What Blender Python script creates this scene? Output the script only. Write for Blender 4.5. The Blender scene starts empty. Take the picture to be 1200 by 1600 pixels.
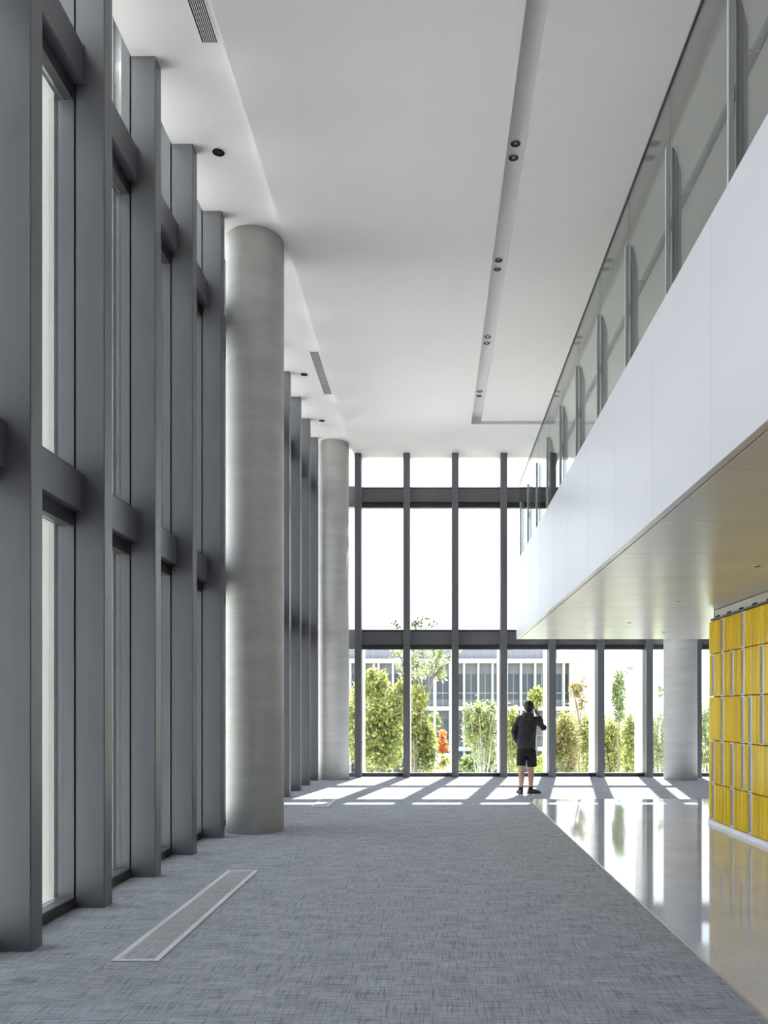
import bpy, bmesh, math, random
import numpy as np
from mathutils import Vector, Matrix

# ------------------------------------------------------------------ scene, camera, light
S = bpy.context.scene
C = S.collection
S.view_settings.view_transform = 'Standard'
S.view_settings.look = 'None'
S.view_settings.gamma = 1.0
S.view_settings.use_curve_mapping = False
S.view_settings.exposure = 1.31
S.cycles.use_denoising = True
S.cycles.max_bounces = 14
S.cycles.diffuse_bounces = 7
S.cycles.glossy_bounces = 4
S.cycles.transmission_bounces = 6
S.cycles.transparent_max_bounces = 24
S.cycles.caustics_reflective = False
S.cycles.caustics_refractive = False
S.cycles.sample_clamp_indirect = 30.0

F = 1250.0            # focal length in pixels of the 1200x1600 frame
VPX, VPY = 678.0, 1111.0
EYE = 1.53
cam_d = bpy.data.cameras.new('camera')
cam = bpy.data.objects.new('camera', cam_d)
C.objects.link(cam)
cam.location = (0, 0, EYE)
cam.rotation_euler = (math.radians(90), 0, 0)
cam_d.sensor_fit = 'HORIZONTAL'
cam_d.sensor_width = 36.0
cam_d.lens = F / 1200.0 * 36.0
cam_d.shift_x = -(VPX - 600.0) / 1200.0
cam_d.shift_y = (VPY - 800.0) / 1200.0
cam_d.clip_start = 0.05
cam_d.clip_end = 2000
S.camera = cam

SKY = 1.55
world = bpy.data.worlds.new('sky')
S.world = world
world.use_nodes = True
wn = world.node_tree.nodes
bg = wn['Background']
bg.inputs['Color'].default_value = (0.86, 0.915, 1.0, 1)
bg.inputs['Strength'].default_value = SKY

sun_d = bpy.data.lights.new('sun', 'SUN')
sun_d.energy = 15.0
sun_d.angle = math.radians(0.53)
sun_d.color = (1.0, 0.955, 0.88)
sun = bpy.data.objects.new('sun', sun_d)
C.objects.link(sun)
sun_dir = Vector((0.1736, 1.0, 1.28)).normalized()      # towards the sun
sun.rotation_euler = sun_dir.to_track_quat('Z', 'Y').to_euler()
sun.location = (5, 40, 40)

# ------------------------------------------------------------------ materials
MATS = {}
def mat(name, col, rough=0.5, metal=0.0, spec=0.5, coat=0.0):
    m = bpy.data.materials.new(name)
    m.use_nodes = True
    b = m.node_tree.nodes['Principled BSDF']
    b.inputs['Base Color'].default_value = (*col, 1)
    b.inputs['Roughness'].default_value = rough
    b.inputs['Metallic'].default_value = metal
    b.inputs['Specular IOR Level'].default_value = spec
    if coat:
        b.inputs['Coat Weight'].default_value = coat
        b.inputs['Coat Roughness'].default_value = 0.08
    MATS[name] = m
    return m

def nd(m, typ, **kw):
    n = m.node_tree.nodes.new(typ)
    for k, v in kw.items():
        setattr(n, k, v)
    return n

def lk(m, a, b):
    m.node_tree.links.new(a, b)

def bsdf(m):
    return m.node_tree.nodes['Principled BSDF']

def noise(m, scale, detail=4, rough=0.55, stretch=None, coord='Object'):
    tc = nd(m, 'ShaderNodeTexCoord')
    out = tc.outputs[coord]
    if stretch:
        mp = nd(m, 'ShaderNodeMapping')
        mp.inputs['Scale'].default_value = stretch
        lk(m, out, mp.inputs['Vector'])
        out = mp.outputs['Vector']
    n = nd(m, 'ShaderNodeTexNoise')
    n.inputs['Scale'].default_value = scale
    n.inputs['Detail'].default_value = detail
    n.inputs['Roughness'].default_value = rough
    lk(m, out, n.inputs['Vector'])
    return n.outputs['Fac']

def ramp(m, fac, stops):
    r = nd(m, 'ShaderNodeValToRGB')
    e = r.color_ramp.elements
    e[0].position, e[0].color = stops[0][0], (*stops[0][1], 1)
    e[1].position, e[1].color = stops[-1][0], (*stops[-1][1], 1)
    for p, c in stops[1:-1]:
        x = e.new(p)
        x.color = (*c, 1)
    lk(m, fac, r.inputs['Fac'])
    return r.outputs['Color']

def mixc(m, a, b, fac, mode='MIX'):
    x = nd(m, 'ShaderNodeMix', data_type='RGBA', blend_type=mode)
    for sock, v in ((x.inputs[0], fac), (x.inputs[6], a), (x.inputs[7], b)):
        if isinstance(v, (int, float)):
            sock.default_value = v
        elif isinstance(v, tuple):
            sock.default_value = (*v, 1)
        else:
            lk(m, v, sock)
    return x.outputs[2]

def bump(m, fac, strength=0.1, dist=0.01):
    b = nd(m, 'ShaderNodeBump')
    b.inputs['Strength'].default_value = strength
    b.inputs['Distance'].default_value = dist
    lk(m, fac, b.inputs['Height'])
    lk(m, b.outputs['Normal'], bsdf(m).inputs['Normal'])

def tone(m, scale, c0, c1, lo=0.35, hi=0.65, stretch=None, detail=4):
    n = noise(m, scale, detail, stretch=stretch)
    lk(m, ramp(m, n, [(lo, c0), (hi, c1)]), bsdf(m).inputs['Base Color'])
    return n

# painted ceilings and panels
m = mat('ceiling_paint', (0.86, 0.855, 0.84), 0.75)
tone(m, 0.6, (0.825, 0.805, 0.81), (0.845, 0.825, 0.83))
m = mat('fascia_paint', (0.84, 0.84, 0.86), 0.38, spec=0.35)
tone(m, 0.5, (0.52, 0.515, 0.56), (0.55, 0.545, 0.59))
m = mat('soffit_metal', (0.46, 0.43, 0.38), 0.27, metal=0.0, spec=0.5)
tone(m, 0.8, (0.44, 0.415, 0.375), (0.48, 0.453, 0.41))
m = mat('dark_gap', (0.03, 0.03, 0.03), 0.8)
m = mat('white_plinth', (0.88, 0.89, 0.92), 0.35)
m = mat('plaster', (0.80, 0.80, 0.79), 0.8)
tone(m, 2.0, (0.40, 0.39, 0.38), (0.43, 0.42, 0.41))
# steel of the curtain wall
m = mat('grey_steel', (0.13, 0.133, 0.142), 0.38, metal=0.25, spec=0.5)
n = noise(m, 1.0, 5, stretch=(3.0, 3.0, 0.5))
lk(m, ramp(m, n, [(0.35, (0.155, 0.156, 0.172)), (0.65, (0.185, 0.186, 0.203))]), bsdf(m).inputs['Base Color'])
n2 = noise(m, 6.0, 6, stretch=(6.0, 6.0, 0.6))
mr = nd(m, 'ShaderNodeMapRange')
mr.inputs['To Min'].default_value = 0.30
mr.inputs['To Max'].default_value = 0.48
lk(m, n2, mr.inputs['Value'])
lk(m, mr.outputs['Result'], bsdf(m).inputs['Roughness'])
m = mat('dark_steel', (0.055, 0.056, 0.06), 0.45, metal=0.2)
tone(m, 3.0, (0.05, 0.05, 0.054), (0.062, 0.063, 0.067))
m = mat('bright_steel', (0.55, 0.55, 0.57), 0.35, metal=0.4)
tone(m, 4.0, (0.52, 0.52, 0.54), (0.58, 0.58, 0.6), stretch=(1, 1, 0.1))
m = mat('white_fin', (0.80, 0.785, 0.75), 0.55)
tone(m, 1.5, (0.80, 0.785, 0.755), (0.84, 0.825, 0.795))
# concrete
m = mat('concrete', (0.42, 0.42, 0.40), 0.62)
a = noise(m, 2.2, 7, 0.6, stretch=(0.5, 0.5, 2.4))
b_ = noise(m, 7.0, 6, 0.65, stretch=(0.5, 0.5, 9.0))
ca = ramp(m, a, [(0.3, (0.58, 0.575, 0.555)), (0.7, (0.69, 0.685, 0.665))])
cb = ramp(m, b_, [(0.35, (0.90, 0.90, 0.90)), (0.65, (1.0, 1.0, 1.0))])
lk(m, mixc(m, ca, cb, 1.0, 'MULTIPLY'), bsdf(m).inputs['Base Color'])
bump(m, b_, 0.05, 0.008)
# carpet: woven dashes in two directions
m = mat('carpet', (0.22, 0.23, 0.25), 0.95, spec=0.1)
h = noise(m, 1.0, 3, 0.7, stretch=(4.5, 105.0, 1.0))
v = noise(m, 1.0, 3, 0.7, stretch=(105.0, 4.5, 1.0))
big = noise(m, 1.0, 3, 0.6, stretch=(2.5, 7.0, 1.0))
fine = noise(m, 260.0, 2, 0.5)
ch = ramp(m, h, [(0.34, (0.50, 0.50, 0.52)), (0.50, (0.95, 0.95, 0.95)), (0.68, (1.16, 1.16, 1.16))])
cv = ramp(m, v, [(0.34, (0.56, 0.56, 0.58)), (0.47, (0.96, 0.96, 0.96)), (0.68, (1.12, 1.12, 1.12))])
cbg = ramp(m, big, [(0.3, (0.455, 0.47, 0.525)), (0.7, (0.58, 0.595, 0.655))])
cf = ramp(m, fine, [(0.3, (0.82, 0.82, 0.82)), (0.7, (1.12, 1.12, 1.12))])
x = mixc(m, cbg, ch, 1.0, 'MULTIPLY')
x = mixc(m, x, cv, 1.0, 'MULTIPLY')
x = mixc(m, x, cf, 1.0, 'MULTIPLY')
lk(m, x, bsdf(m).inputs['Base Color'])
bump(m, h, 0.35, 0.004)
m = mat('low_bounce_floor', (0.10, 0.105, 0.12), 0.95, spec=0.1)  # dark colour for the unseen balcony floor, keeps bounced light down
tone(m, 40.0, (0.08, 0.085, 0.10), (0.13, 0.135, 0.15))
# polished stone
m = mat('polished_stone', (0.5, 0.5, 0.49), 0.09, spec=0.5)
a = noise(m, 1.1, 8, 0.62)
b_ = noise(m, 38.0, 5, 0.6)
ca = ramp(m, a, [(0.3, (0.60, 0.605, 0.70)), (0.7, (0.78, 0.785, 0.88))])
cb = ramp(m, b_, [(0.3, (0.86, 0.86, 0.86)), (0.7, (1.06, 1.06, 1.06))])
lk(m, mixc(m, ca, cb, 1.0, 'MULTIPLY'), bsdf(m).inputs['Base Color'])
rr = noise(m, 2.4, 6, 0.6)
mr = nd(m, 'ShaderNodeMapRange')
mr.inputs['To Min'].default_value = 0.02
mr.inputs['To Max'].default_value = 0.09
lk(m, rr, mr.inputs['Value'])
lk(m, mr.outputs['Result'], bsdf(m).inputs['Roughness'])
# glazed tile
m = mat('yellow_glaze', (0.60, 0.42, 0.02), 0.2, spec=0.4, coat=0.1)
oi = nd(m, 'ShaderNodeObjectInfo')
n = noise(m, 5.0, 5, 0.6, stretch=(1, 1, 0.5))
ca = ramp(m, n, [(0.3, (0.78, 0.51, 0.004)), (0.7, (0.92, 0.63, 0.006))])
cb = ramp(m, oi.outputs['Random'], [(0.0, (0.82, 0.80, 0.80)), (1.0, (1.05, 1.06, 1.0))])
lk(m, mixc(m, ca, cb, 1.0, 'MULTIPLY'), bsdf(m).inputs['Base Color'])
m = mat('aluminium', (0.60, 0.59, 0.62), 0.35, metal=0.6)
tone(m, 3.0, (0.57, 0.56, 0.59), (0.63, 0.62, 0.65))
m = mat('white_clip', (0.85, 0.85, 0.85), 0.4)
m = mat('grille_metal', (0.88, 0.86, 0.92), 0.45)
m = mat('lamp_trim', (0.62, 0.62, 0.61), 0.35, metal=0.7)
m = mat('lamp_dark', (0.004, 0.004, 0.004), 0.5, spec=0.15)
m = mat('lamp_lens', (0.12, 0.12, 0.12), 0.15, metal=0.5)
m = mat('rubber_black', (0.015, 0.015, 0.015), 0.6)

def glass_mat(name, tint, refl=1.0, ior=1.5):
    m = bpy.data.materials.new(name)
    m.use_nodes = True
    nt = m.node_tree
    nt.nodes.clear()
    out = nt.nodes.new('ShaderNodeOutputMaterial')
    tr = nt.nodes.new('ShaderNodeBsdfTransparent')
    tr.inputs['Color'].default_value = (*tint, 1)
    gl = nt.nodes.new('ShaderNodeBsdfGlossy')
    gl.inputs['Roughness'].default_value = 0.01
    fr = nt.nodes.new('ShaderNodeFresnel')
    fr.inputs['IOR'].default_value = ior
    mx = nt.nodes.new('ShaderNodeMixShader')
    mul = nt.nodes.new('ShaderNodeMath')
    mul.operation = 'MULTIPLY'
    mul.inputs[1].default_value = refl
    nt.links.new(fr.outputs[0], mul.inputs[0])
    nt.links.new(mul.outputs[0], mx.inputs[0])
    nt.links.new(tr.outputs[0], mx.inputs[1])
    nt.links.new(gl.outputs[0], mx.inputs[2])
    nt.links.new(mx.outputs[0], out.inputs['Surface'])
    MATS[name] = m
    return m
glass_mat('window_glass', (0.93, 0.96, 0.965), 0.6)
glass_mat('balustrade_glass', (0.915, 0.93, 0.915), 0.55)

def leaf_mat(name, stops, trans=0.55):
    m = bpy.data.materials.new(name)
    m.use_nodes = True
    nt = m.node_tree
    nt.nodes.clear()
    out = nt.nodes.new('ShaderNodeOutputMaterial')
    g = nt.nodes.new('ShaderNodeNewGeometry')
    r = nt.nodes.new('ShaderNodeValToRGB')
    e = r.color_ramp.elements
    e[0].color = (*stops[0], 1)
    e[1].color = (*stops[-1], 1)
    for i, c in enumerate(stops[1:-1]):
        x = e.new((i + 1) / (len(stops) - 1))
        x.color = (*c, 1)
    nt.links.new(g.outputs['Random Per Island'], r.inputs['Fac'])
    d = nt.nodes.new('ShaderNodeBsdfDiffuse')
    t = nt.nodes.new('ShaderNodeBsdfTranslucent')
    mx = nt.nodes.new('ShaderNodeMixShader')
    mx.inputs[0].default_value = trans
    nt.links.new(r.outputs[0], d.inputs['Color'])
    nt.links.new(r.outputs[0], t.inputs['Color'])
    nt.links.new(d.outputs[0], mx.inputs[1])
    nt.links.new(t.outputs[0], mx.inputs[2])
    nt.links.new(mx.outputs[0], out.inputs['Surface'])
    MATS[name] = m
leaf_mat('leaf_yellow_green', [(0.11, 0.14, 0.05), (0.32, 0.35, 0.11), (0.48, 0.47, 0.18), (0.22, 0.26, 0.09)])
leaf_mat('leaf_green', [(0.07, 0.11, 0.045), (0.19, 0.25, 0.10), (0.32, 0.37, 0.17), (0.12, 0.18, 0.07)])
leaf_mat('leaf_pale', [(0.20, 0.25, 0.13), (0.34, 0.40, 0.22), (0.44, 0.48, 0.29), (0.13, 0.17, 0.09)])
leaf_mat('leaf_brown', [(0.20, 0.16, 0.08), (0.36, 0.33, 0.16), (0.32, 0.22, 0.12), (0.22, 0.26, 0.11)])
leaf_mat('leaf_silhouette', [(0.03, 0.045, 0.02), (0.07, 0.09, 0.035), (0.05, 0.06, 0.03)], 0.25)  # backlit silhouette against the sky, put into the leaf colour
leaf_mat('leaf_rust', [(0.45, 0.17, 0.06), (0.62, 0.28, 0.10), (0.50, 0.20, 0.08)])
leaf_mat('leaf_bright', [(0.36, 0.46, 0.08), (0.52, 0.60, 0.14), (0.28, 0.38, 0.07)])
m = mat('bark', (0.16, 0.14, 0.11), 0.9)
tone(m, 20.0, (0.11, 0.095, 0.075), (0.21, 0.185, 0.15), stretch=(1, 1, 0.2))
m = mat('bark_pale', (0.40, 0.39, 0.34), 0.9)
tone(m, 20.0, (0.30, 0.29, 0.25), (0.46, 0.45, 0.40), stretch=(1, 1, 0.2))
m = mat('lawn', (0.16, 0.20, 0.07), 0.95)
tone(m, 0.4, (0.13, 0.17, 0.06), (0.22, 0.25, 0.10))
m = mat('pale_bounce', (0.60, 0.59, 0.57), 0.85)  # pale colour for the unseen ground that throws sunlight up indoors
tone(m, 0.7, (0.56, 0.55, 0.53), (0.64, 0.63, 0.61))
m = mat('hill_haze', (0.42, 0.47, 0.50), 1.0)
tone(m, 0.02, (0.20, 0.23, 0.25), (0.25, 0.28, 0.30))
# neighbouring building
m = mat('lilac_render', (0.50, 0.49, 0.53), 0.85)
tone(m, 1.2, (0.17, 0.165, 0.185), (0.20, 0.195, 0.215), stretch=(4, 4, 0.3))
m = mat('white_render', (0.88, 0.88, 0.88), 0.7)
tone(m, 1.0, (0.40, 0.40, 0.41), (0.44, 0.44, 0.45))
m = mat('cream_render', (0.80, 0.70, 0.60), 0.8)
tone(m, 1.0, (0.42, 0.36, 0.30), (0.46, 0.40, 0.34))
m = mat('blind_grey', (0.46, 0.46, 0.50), 0.7)
tone(m, 1.0, (0.19, 0.19, 0.215), (0.22, 0.22, 0.245))
m = mat('office_glass', (0.26, 0.30, 0.36), 0.3, spec=0.3)
oi = nd(m, 'ShaderNodeObjectInfo')
lk(m, ramp(m, oi.outputs['Random'], [(0.0, (0.05, 0.058, 0.075)), (0.5, (0.085, 0.10, 0.125)), (1.0, (0.13, 0.14, 0.165))]), bsdf(m).inputs['Base Color'])
m = mat('planter_clay', (0.45, 0.30, 0.25), 0.9)
tone(m, 6.0, (0.40, 0.27, 0.22), (0.52, 0.36, 0.30))
# person
m = mat('skin', (0.55, 0.33, 0.23), 0.55)
tone(m, 12.0, (0.53, 0.31, 0.215), (0.58, 0.35, 0.245))
m = mat('jacket_cloth', (0.022, 0.022, 0.027), 0.75)
n = tone(m, 14.0, (0.022, 0.022, 0.027), (0.045, 0.044, 0.052), stretch=(1, 1, 0.35))
bump(m, n, 0.5, 0.02)
m = mat('shorts_cloth', (0.010, 0.010, 0.014), 0.8)
n = tone(m, 12.0, (0.008, 0.008, 0.011), (0.016, 0.016, 0.02), stretch=(1, 1, 0.3))
bump(m, n, 0.4, 0.02)
m = mat('hair_black', (0.010, 0.009, 0.009), 0.5)
tone(m, 60.0, (0.006, 0.006, 0.006), (0.018, 0.016, 0.015), stretch=(1, 1, 0.2))
m = mat('shoe_dark', (0.07, 0.06, 0.06), 0.7)
tone(m, 40.0, (0.05, 0.043, 0.043), (0.09, 0.08, 0.08))
m = mat('sole_dark', (0.03, 0.028, 0.028), 0.7)
m = mat('sock_black', (0.015, 0.015, 0.016), 0.9)
m = mat('phone_black', (0.015, 0.015, 0.018), 0.15)
m = mat('eye_white', (0.8, 0.8, 0.78), 0.3)

# ------------------------------------------------------------------ mesh helpers
def mesh_obj(name, verts, faces, material, parent=None, smooth=False):
    me = bpy.data.meshes.new(name)
    me.from_pydata([tuple(v) for v in verts], [], faces)
    me.update()
    if material:
        me.materials.append(MATS[material])
    if smooth:
        me.polygons.foreach_set('use_smooth', [True] * len(me.polygons))
    o = bpy.data.objects.new(name, me)
    C.objects.link(o)
    if parent:
        o.parent = parent
    return o

BOXF = [(0, 3, 2, 1), (4, 5, 6, 7), (0, 1, 5, 4), (1, 2, 6, 5), (2, 3, 7, 6), (3, 0, 4, 7)]
def boxv(x0, x1, y0, y1, z0, z1):
    return [(x0, y0, z0), (x1, y0, z0), (x1, y1, z0), (x0, y1, z0),
            (x0, y0, z1), (x1, y0, z1), (x1, y1, z1), (x0, y1, z1)]

class MB:
    def __init__(s):
        s.v, s.f = [], []
    def add(s, v, f):
        o = len(s.v)
        s.v += [tuple(p) for p in v]
        s.f += [tuple(i + o for i in q) for q in f]
        return s
    def box(s, *a):
        return s.add(boxv(*a), BOXF)
    def prism(s, poly, axis, a, b):
        """polygon in the two remaining axes, extruded along axis from a to b"""
        n = len(poly)
        def P(p, t):
            if axis == 'z': return (p[0], p[1], t)
            if axis == 'y': return (p[0], t, p[1])
            return (t, p[0], p[1])
        v = [P(p, a) for p in poly] + [P(p, b) for p in poly]
        f = [tuple(range(n))[::-1], tuple(range(n, 2 * n))]
        f += [(i, (i + 1) % n, n + (i + 1) % n, n + i) for i in range(n)]
        return s.add(v, f)
    def tube(s, pts, radii, seg=8):
        rings = []
        n = len(pts)
        v = []
        for i, p in enumerate(pts):
            p = Vector(p)
            d = Vector(pts[min(i + 1, n - 1)]) - Vector(pts[max(i - 1, 0)])
            d.normalize()
            up = Vector((0, 0, 1)) if abs(d.z) < 0.9 else Vector((0, 1, 0))
            a = d.cross(up).normalized()
            b = d.cross(a).normalized()
            r = radii[i] if isinstance(radii, (list, tuple)) else radii
            ra, rb = r if isinstance(r, tuple) else (r, r)
            for k in range(seg):
                t = 2 * math.pi * k / seg
                v.append(p + a * (math.cos(t) * ra) + b * (math.sin(t) * rb))
        f = []
        for i in range(n - 1):
            for k in range(seg):
                k2 = (k + 1) % seg
                f.append((i * seg + k, i * seg + k2, (i + 1) * seg + k2, (i + 1) * seg + k))
        f.append(tuple(range(seg)))
        f.append(tuple(range((n - 1) * seg, n * seg))[::-1])
        return s.add(v, f)
    def ball(s, c, r, seg=14, rings=9, rot=None):
        rx, ry, rz = r if isinstance(r, tuple) else (r, r, r)
        v, f = [], []
        for i in range(rings + 1):
            ph = math.pi * i / rings
            for k in range(seg):
                t = 2 * math.pi * k / seg
                p = Vector((rx * math.sin(ph) * math.cos(t), ry * math.sin(ph) * math.sin(t), rz * math.cos(ph)))
                if rot:
                    p = rot @ p
                v.append(p + Vector(c))
        for i in range(rings):
            for k in range(seg):
                k2 = (k + 1) % seg
                f.append((i * seg + k, (i + 1) * seg + k, (i + 1) * seg + k2, i * seg + k2))
        return s.add(v, f)
    def lathe(s, c, prof, seg=48, cap=True):
        """profile of (radius, z) turned about a vertical axis at c"""
        v, f = [], []
        n = len(prof)
        for r, z in prof:
            for k in range(seg):
                t = 2 * math.pi * k / seg
                v.append((c[0] + r * math.cos(t), c[1] + r * math.sin(t), c[2] + z))
        for i in range(n - 1):
            for k in range(seg):
                k2 = (k + 1) % seg
                f.append((i * seg + k, i * seg + k2, (i + 1) * seg + k2, (i + 1) * seg + k))
        if cap:
            f.append(tuple(range(seg))[::-1])
            f.append(tuple(range((n - 1) * seg, n * seg)))
        return s.add(v, f)
    def build(s, name, material, parent=None, smooth=False, fix=False):
        o = mesh_obj(name, s.v, s.f, material, parent, smooth)
        if fix:
            bm = bmesh.new()
            bm.from_mesh(o.data)
            bmesh.ops.remove_doubles(bm, verts=bm.verts, dist=1e-6)
            bmesh.ops.recalc_face_normals(bm, faces=bm.faces)
            bm.to_mesh(o.data)
            bm.free()
        return o

def bevel_box(name, dims, material, parent=None, w=0.004):
    """a box with chamfered edges"""
    o = mesh_obj(name, boxv(*dims), BOXF, material, parent)
    bm = bmesh.new()
    bm.from_mesh(o.data)
    bmesh.ops.bevel(bm, geom=list(bm.edges), offset=w, segments=1, affect='EDGES', clamp_overlap=True)
    bm.to_mesh(o.data)
    bm.free()
    return o

def like(o, loc, parent=None, name=None, rotz=None):
    c = o.copy()
    if name:
        c.name = name
    C.objects.link(c)
    c.location = loc
    if rotz is not None:
        c.rotation_euler = (0, 0, rotz)
    c.parent = parent if parent else o.parent
    return c

def tag(o, label, cat=None, group=None, kind=None):
    o['label'] = label
    if cat: o['category'] = cat
    if group: o['group'] = group
    if kind: o['kind'] = kind
    return o

def empty(name, loc, label=None, cat=None, group=None, kind=None, rotz=0.0):
    o = bpy.data.objects.new(name, None)
    C.objects.link(o)
    o.location = loc
    o.rotation_euler = (0, 0, rotz)
    o.empty_display_size = 0.1
    if label:
        tag(o, label, cat, group, kind)
    return o

# ------------------------------------------------------------------ main dimensions
XI = -2.56            # room-side face of the mullions, long facade
YI = 18.44            # room-side face of the mullions, end facade
P1, Y1 = 1.137, 5.08  # pitch and start of the long facade
P2, X2 = 1.122, -1.752 - 0.0775
MW = 0.155            # mullion width
ZC_SIDE, ZC_MAIN, ZC_PANEL, ZC_GROOVE = 7.55, 7.48, 7.54, 7.64
BACK = -4.6
RIGHT = 9.2

# ------------------------------------------------------------------ floor
fl = mesh_obj('floor', *[(lambda v, f: (v, f))(
    [(-2.93, BACK, -0.3), (1.65, BACK, -0.3), (1.65, 13.93, -0.3), (RIGHT, 13.93, -0.3), (RIGHT, 18.9, -0.3), (-2.93, 18.9, -0.3),
     (-2.93, BACK, 0), (1.65, BACK, 0), (1.65, 13.93, 0), (RIGHT, 13.93, 0), (RIGHT, 18.9, 0), (-2.93, 18.9, 0)],
    [(5, 4, 3, 2, 1, 0), (6, 7, 8, 9, 10, 11)] + [(i, (i + 1) % 6, 6 + (i + 1) % 6, 6 + i) for i in range(6)])][0], 'carpet')
tag(fl, 'blue-grey woven carpet covering the main floor of the hall', kind='structure')
st = mesh_obj('floor_stone', boxv(1.65, RIGHT, BACK, 13.93, -0.3, 0.0), BOXF, 'polished_stone')
tag(st, 'polished pale grey stone floor under the balcony', kind='structure')
tr = mesh_obj('trim_1', boxv(1.644, 1.656, BACK, 13.936, -0.01, 0.0025), BOXF, 'aluminium')
tag(tr, 'thin metal strip where the carpet meets the polished stone', kind='structure')

# ------------------------------------------------------------------ ceiling
CR = -1.875           # edge between side strip and main ceiling
GX0, GX1, GY1 = 0.773, 0.985, 16.6
ceil = empty('ceiling', (0, 8, ZC_MAIN), 'white painted ceiling with a long recessed groove and a raised panel', kind='structure')
def cbox(name, x0, x1, y0, y1, z0, z1, material='ceiling_paint'):
    o = mesh_obj(name, boxv(x0, x1, y0 - 8, y1 - 8, z0 - ZC_MAIN, z1 - ZC_MAIN), BOXF, material, ceil)
    return o
TOPZ = 8.1
cbox('side_strip', -2.785, CR, BACK, 18.95, ZC_SIDE, TOPZ)
cbox('window_slot_top', -3.05, -2.785, BACK, 18.95, 7.98, TOPZ)
cbox('main_ceiling', CR, GX0, BACK, 18.95, ZC_MAIN, TOPZ)
cbox('ceiling_end', GX0, RIGHT, GY1, 18.95, ZC_MAIN, TOPZ)
cbox('groove', GX0, GX1, BACK, GY1, ZC_GROOVE, TOPZ)
cbox('raised_panel', GX1, RIGHT, BACK, GY1, ZC_PANEL, TOPZ)

# ------------------------------------------------------------------ facades
ZT = 7.60
beams = [(3.08, 3.37, 2.97, 3.43), (6.40, 6.70, 6.28, 6.76)]
panes_z = [(0.09, 2.97), (3.43, 6.28), (6.76, 7.52)]

def facade(root, n, pitch, first_gap=True, z_top=ZT, skip=()):
    """Built in local axes: u along the wall, v outward (0 = room face), on root. Local x = u, y = v."""
    # one of each, then copies sharing the mesh
    W = MW
    mull = MB()
    ch = 0.006
    mull.prism([(ch, 0), (W - ch, 0), (W, ch), (W, 0.222), (0, 0.222), (0, ch)], 'z', -0.0, z_top)
    mu = mull.build('mullion', 'grey_steel', root)
    out = MB()
    out.box(0.02, W - 0.02, 0.222, 0.238, 0.0, z_top)       # recessed shadow joint
    gap = out.build('shadow_joint', 'dark_gap', mu)
    jb = MB().box(0.0, W, 0.238, 0.36, 0.0, z_top).build('outer_frame', 'grey_steel', mu)
    fin = MB().box(0.006, W - 0.006, 0.395, 1.12, -3.4, 8.3).build('sun_fin', 'white_fin', mu)
    fbr = MB()
    for z in (0.2, 3.2, 6.5):
        fbr.box(W / 2 - 0.02, W / 2 + 0.02, 0.36, 0.395, z, z + 0.08)
    fb = fbr.build('fin_bracket', 'bright_steel', mu)
    B = pitch - W
    segs = []
    for (z0, z1, l0, l1) in beams:
        b = MB()
        b.box(0, B, 0.165, 0.30, z0, z1)
        segs.append(('transom', b.build('transom', 'grey_steel', root), [
            MB().box(0, 0.012, 0.155, 0.165, z0, z1).box(B - 0.012, B, 0.155, 0.165, z0, z1).build('end_plate', 'grey_steel', None),
            MB().box(0, B, 0.245, 0.36, z1 + 0.0, l1).box(0, B, 0.245, 0.36, l0, z0).build('frame_rail', 'dark_steel', None)]))
    for _, t, subs in segs:
        for s in subs:
            s.parent = t
    head = MB().box(0, B, 0.245, 0.36, z_top - 0.05, z_top).build('head_rail', 'dark_steel', root)
    sill = MB().box(0, B, 0.23, 0.37, 0.0, 0.085).build('sill', 'grey_steel', root)
    kick = MB().box(0, B, 0.222, 0.23, 0.0, 0.07).build('kick_plate', 'dark_steel', sill)
    panes = []
    for (z0, z1) in panes_z[:2] + [(6.76, z_top - 0.05)]:
        panes.append(mesh_obj('pane', boxv(0, B, 0.315, 0.335, z0 + 0.001, z1 - 0.001), BOXF, 'window_glass', root))
    protos = []
    def clone(o, u):
        c = like(o, (u, 0, 0), root)
        for g in o.children:
            d = g.copy()
            C.objects.link(d)
            d.parent = c
        return c
    for i in range(1, n):
        clone(mu, i * pitch)
    for i in range(n - 1):
        if i in skip:
            continue
        u = i * pitch + W
        for o in [s[1] for s in segs] + [sill, head] + panes:
            if i == 0:
                o.location = (u, 0, 0)
            else:
                clone(o, u)

# long facade: u runs towards +Y, v towards -X
K0 = -8
wl = empty('wall_left', (XI, Y1 + K0 * P1, 0), 'tall grey steel curtain wall with deep mullions along the left side', kind='structure', rotz=math.pi / 2)
facade(wl, 20, P1, z_top=7.975)
# end facade: u runs towards +X, v towards +Y
we = empty('wall_end', (X2, YI, 0), 'grey steel curtain wall at the far end looking onto trees', kind='structure')
facade(we, 11, P2, z_top=7.56)
# corner: short bay left of the first end mullion
cx0, cx1 = -2.925, X2
corner = MB()
for (z0, z1, l0, l1) in beams:
    corner.box(cx0, cx1, YI + 0.165, YI + 0.36, l0, l1)
corner.box(cx0, cx1, YI + 0.23, YI + 0.37, 0, 0.085)
tag(corner.build('trim_2', 'grey_steel'), 'short grey rails of the corner bay behind the far left column', kind='structure')
cp = empty('window_1', ((cx0 + cx1) / 2, YI + 0.32, 0), 'narrow corner window bay behind the far left column', kind='structure')
for (z0, z1) in panes_z:
    w2 = (cx1 - cx0) / 2
    mesh_obj('pane', boxv(-w2, w2, -0.01, 0.01, z0 + 0.001, z1 - 0.001), BOXF, 'window_glass', cp)
post = MB().box(-3.05, -2.925, 18.55, 19.0, 0, ZT).build('trim_3', 'grey_steel')
tag(post, 'grey steel corner post where the two glazed walls meet', kind='structure')
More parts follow.
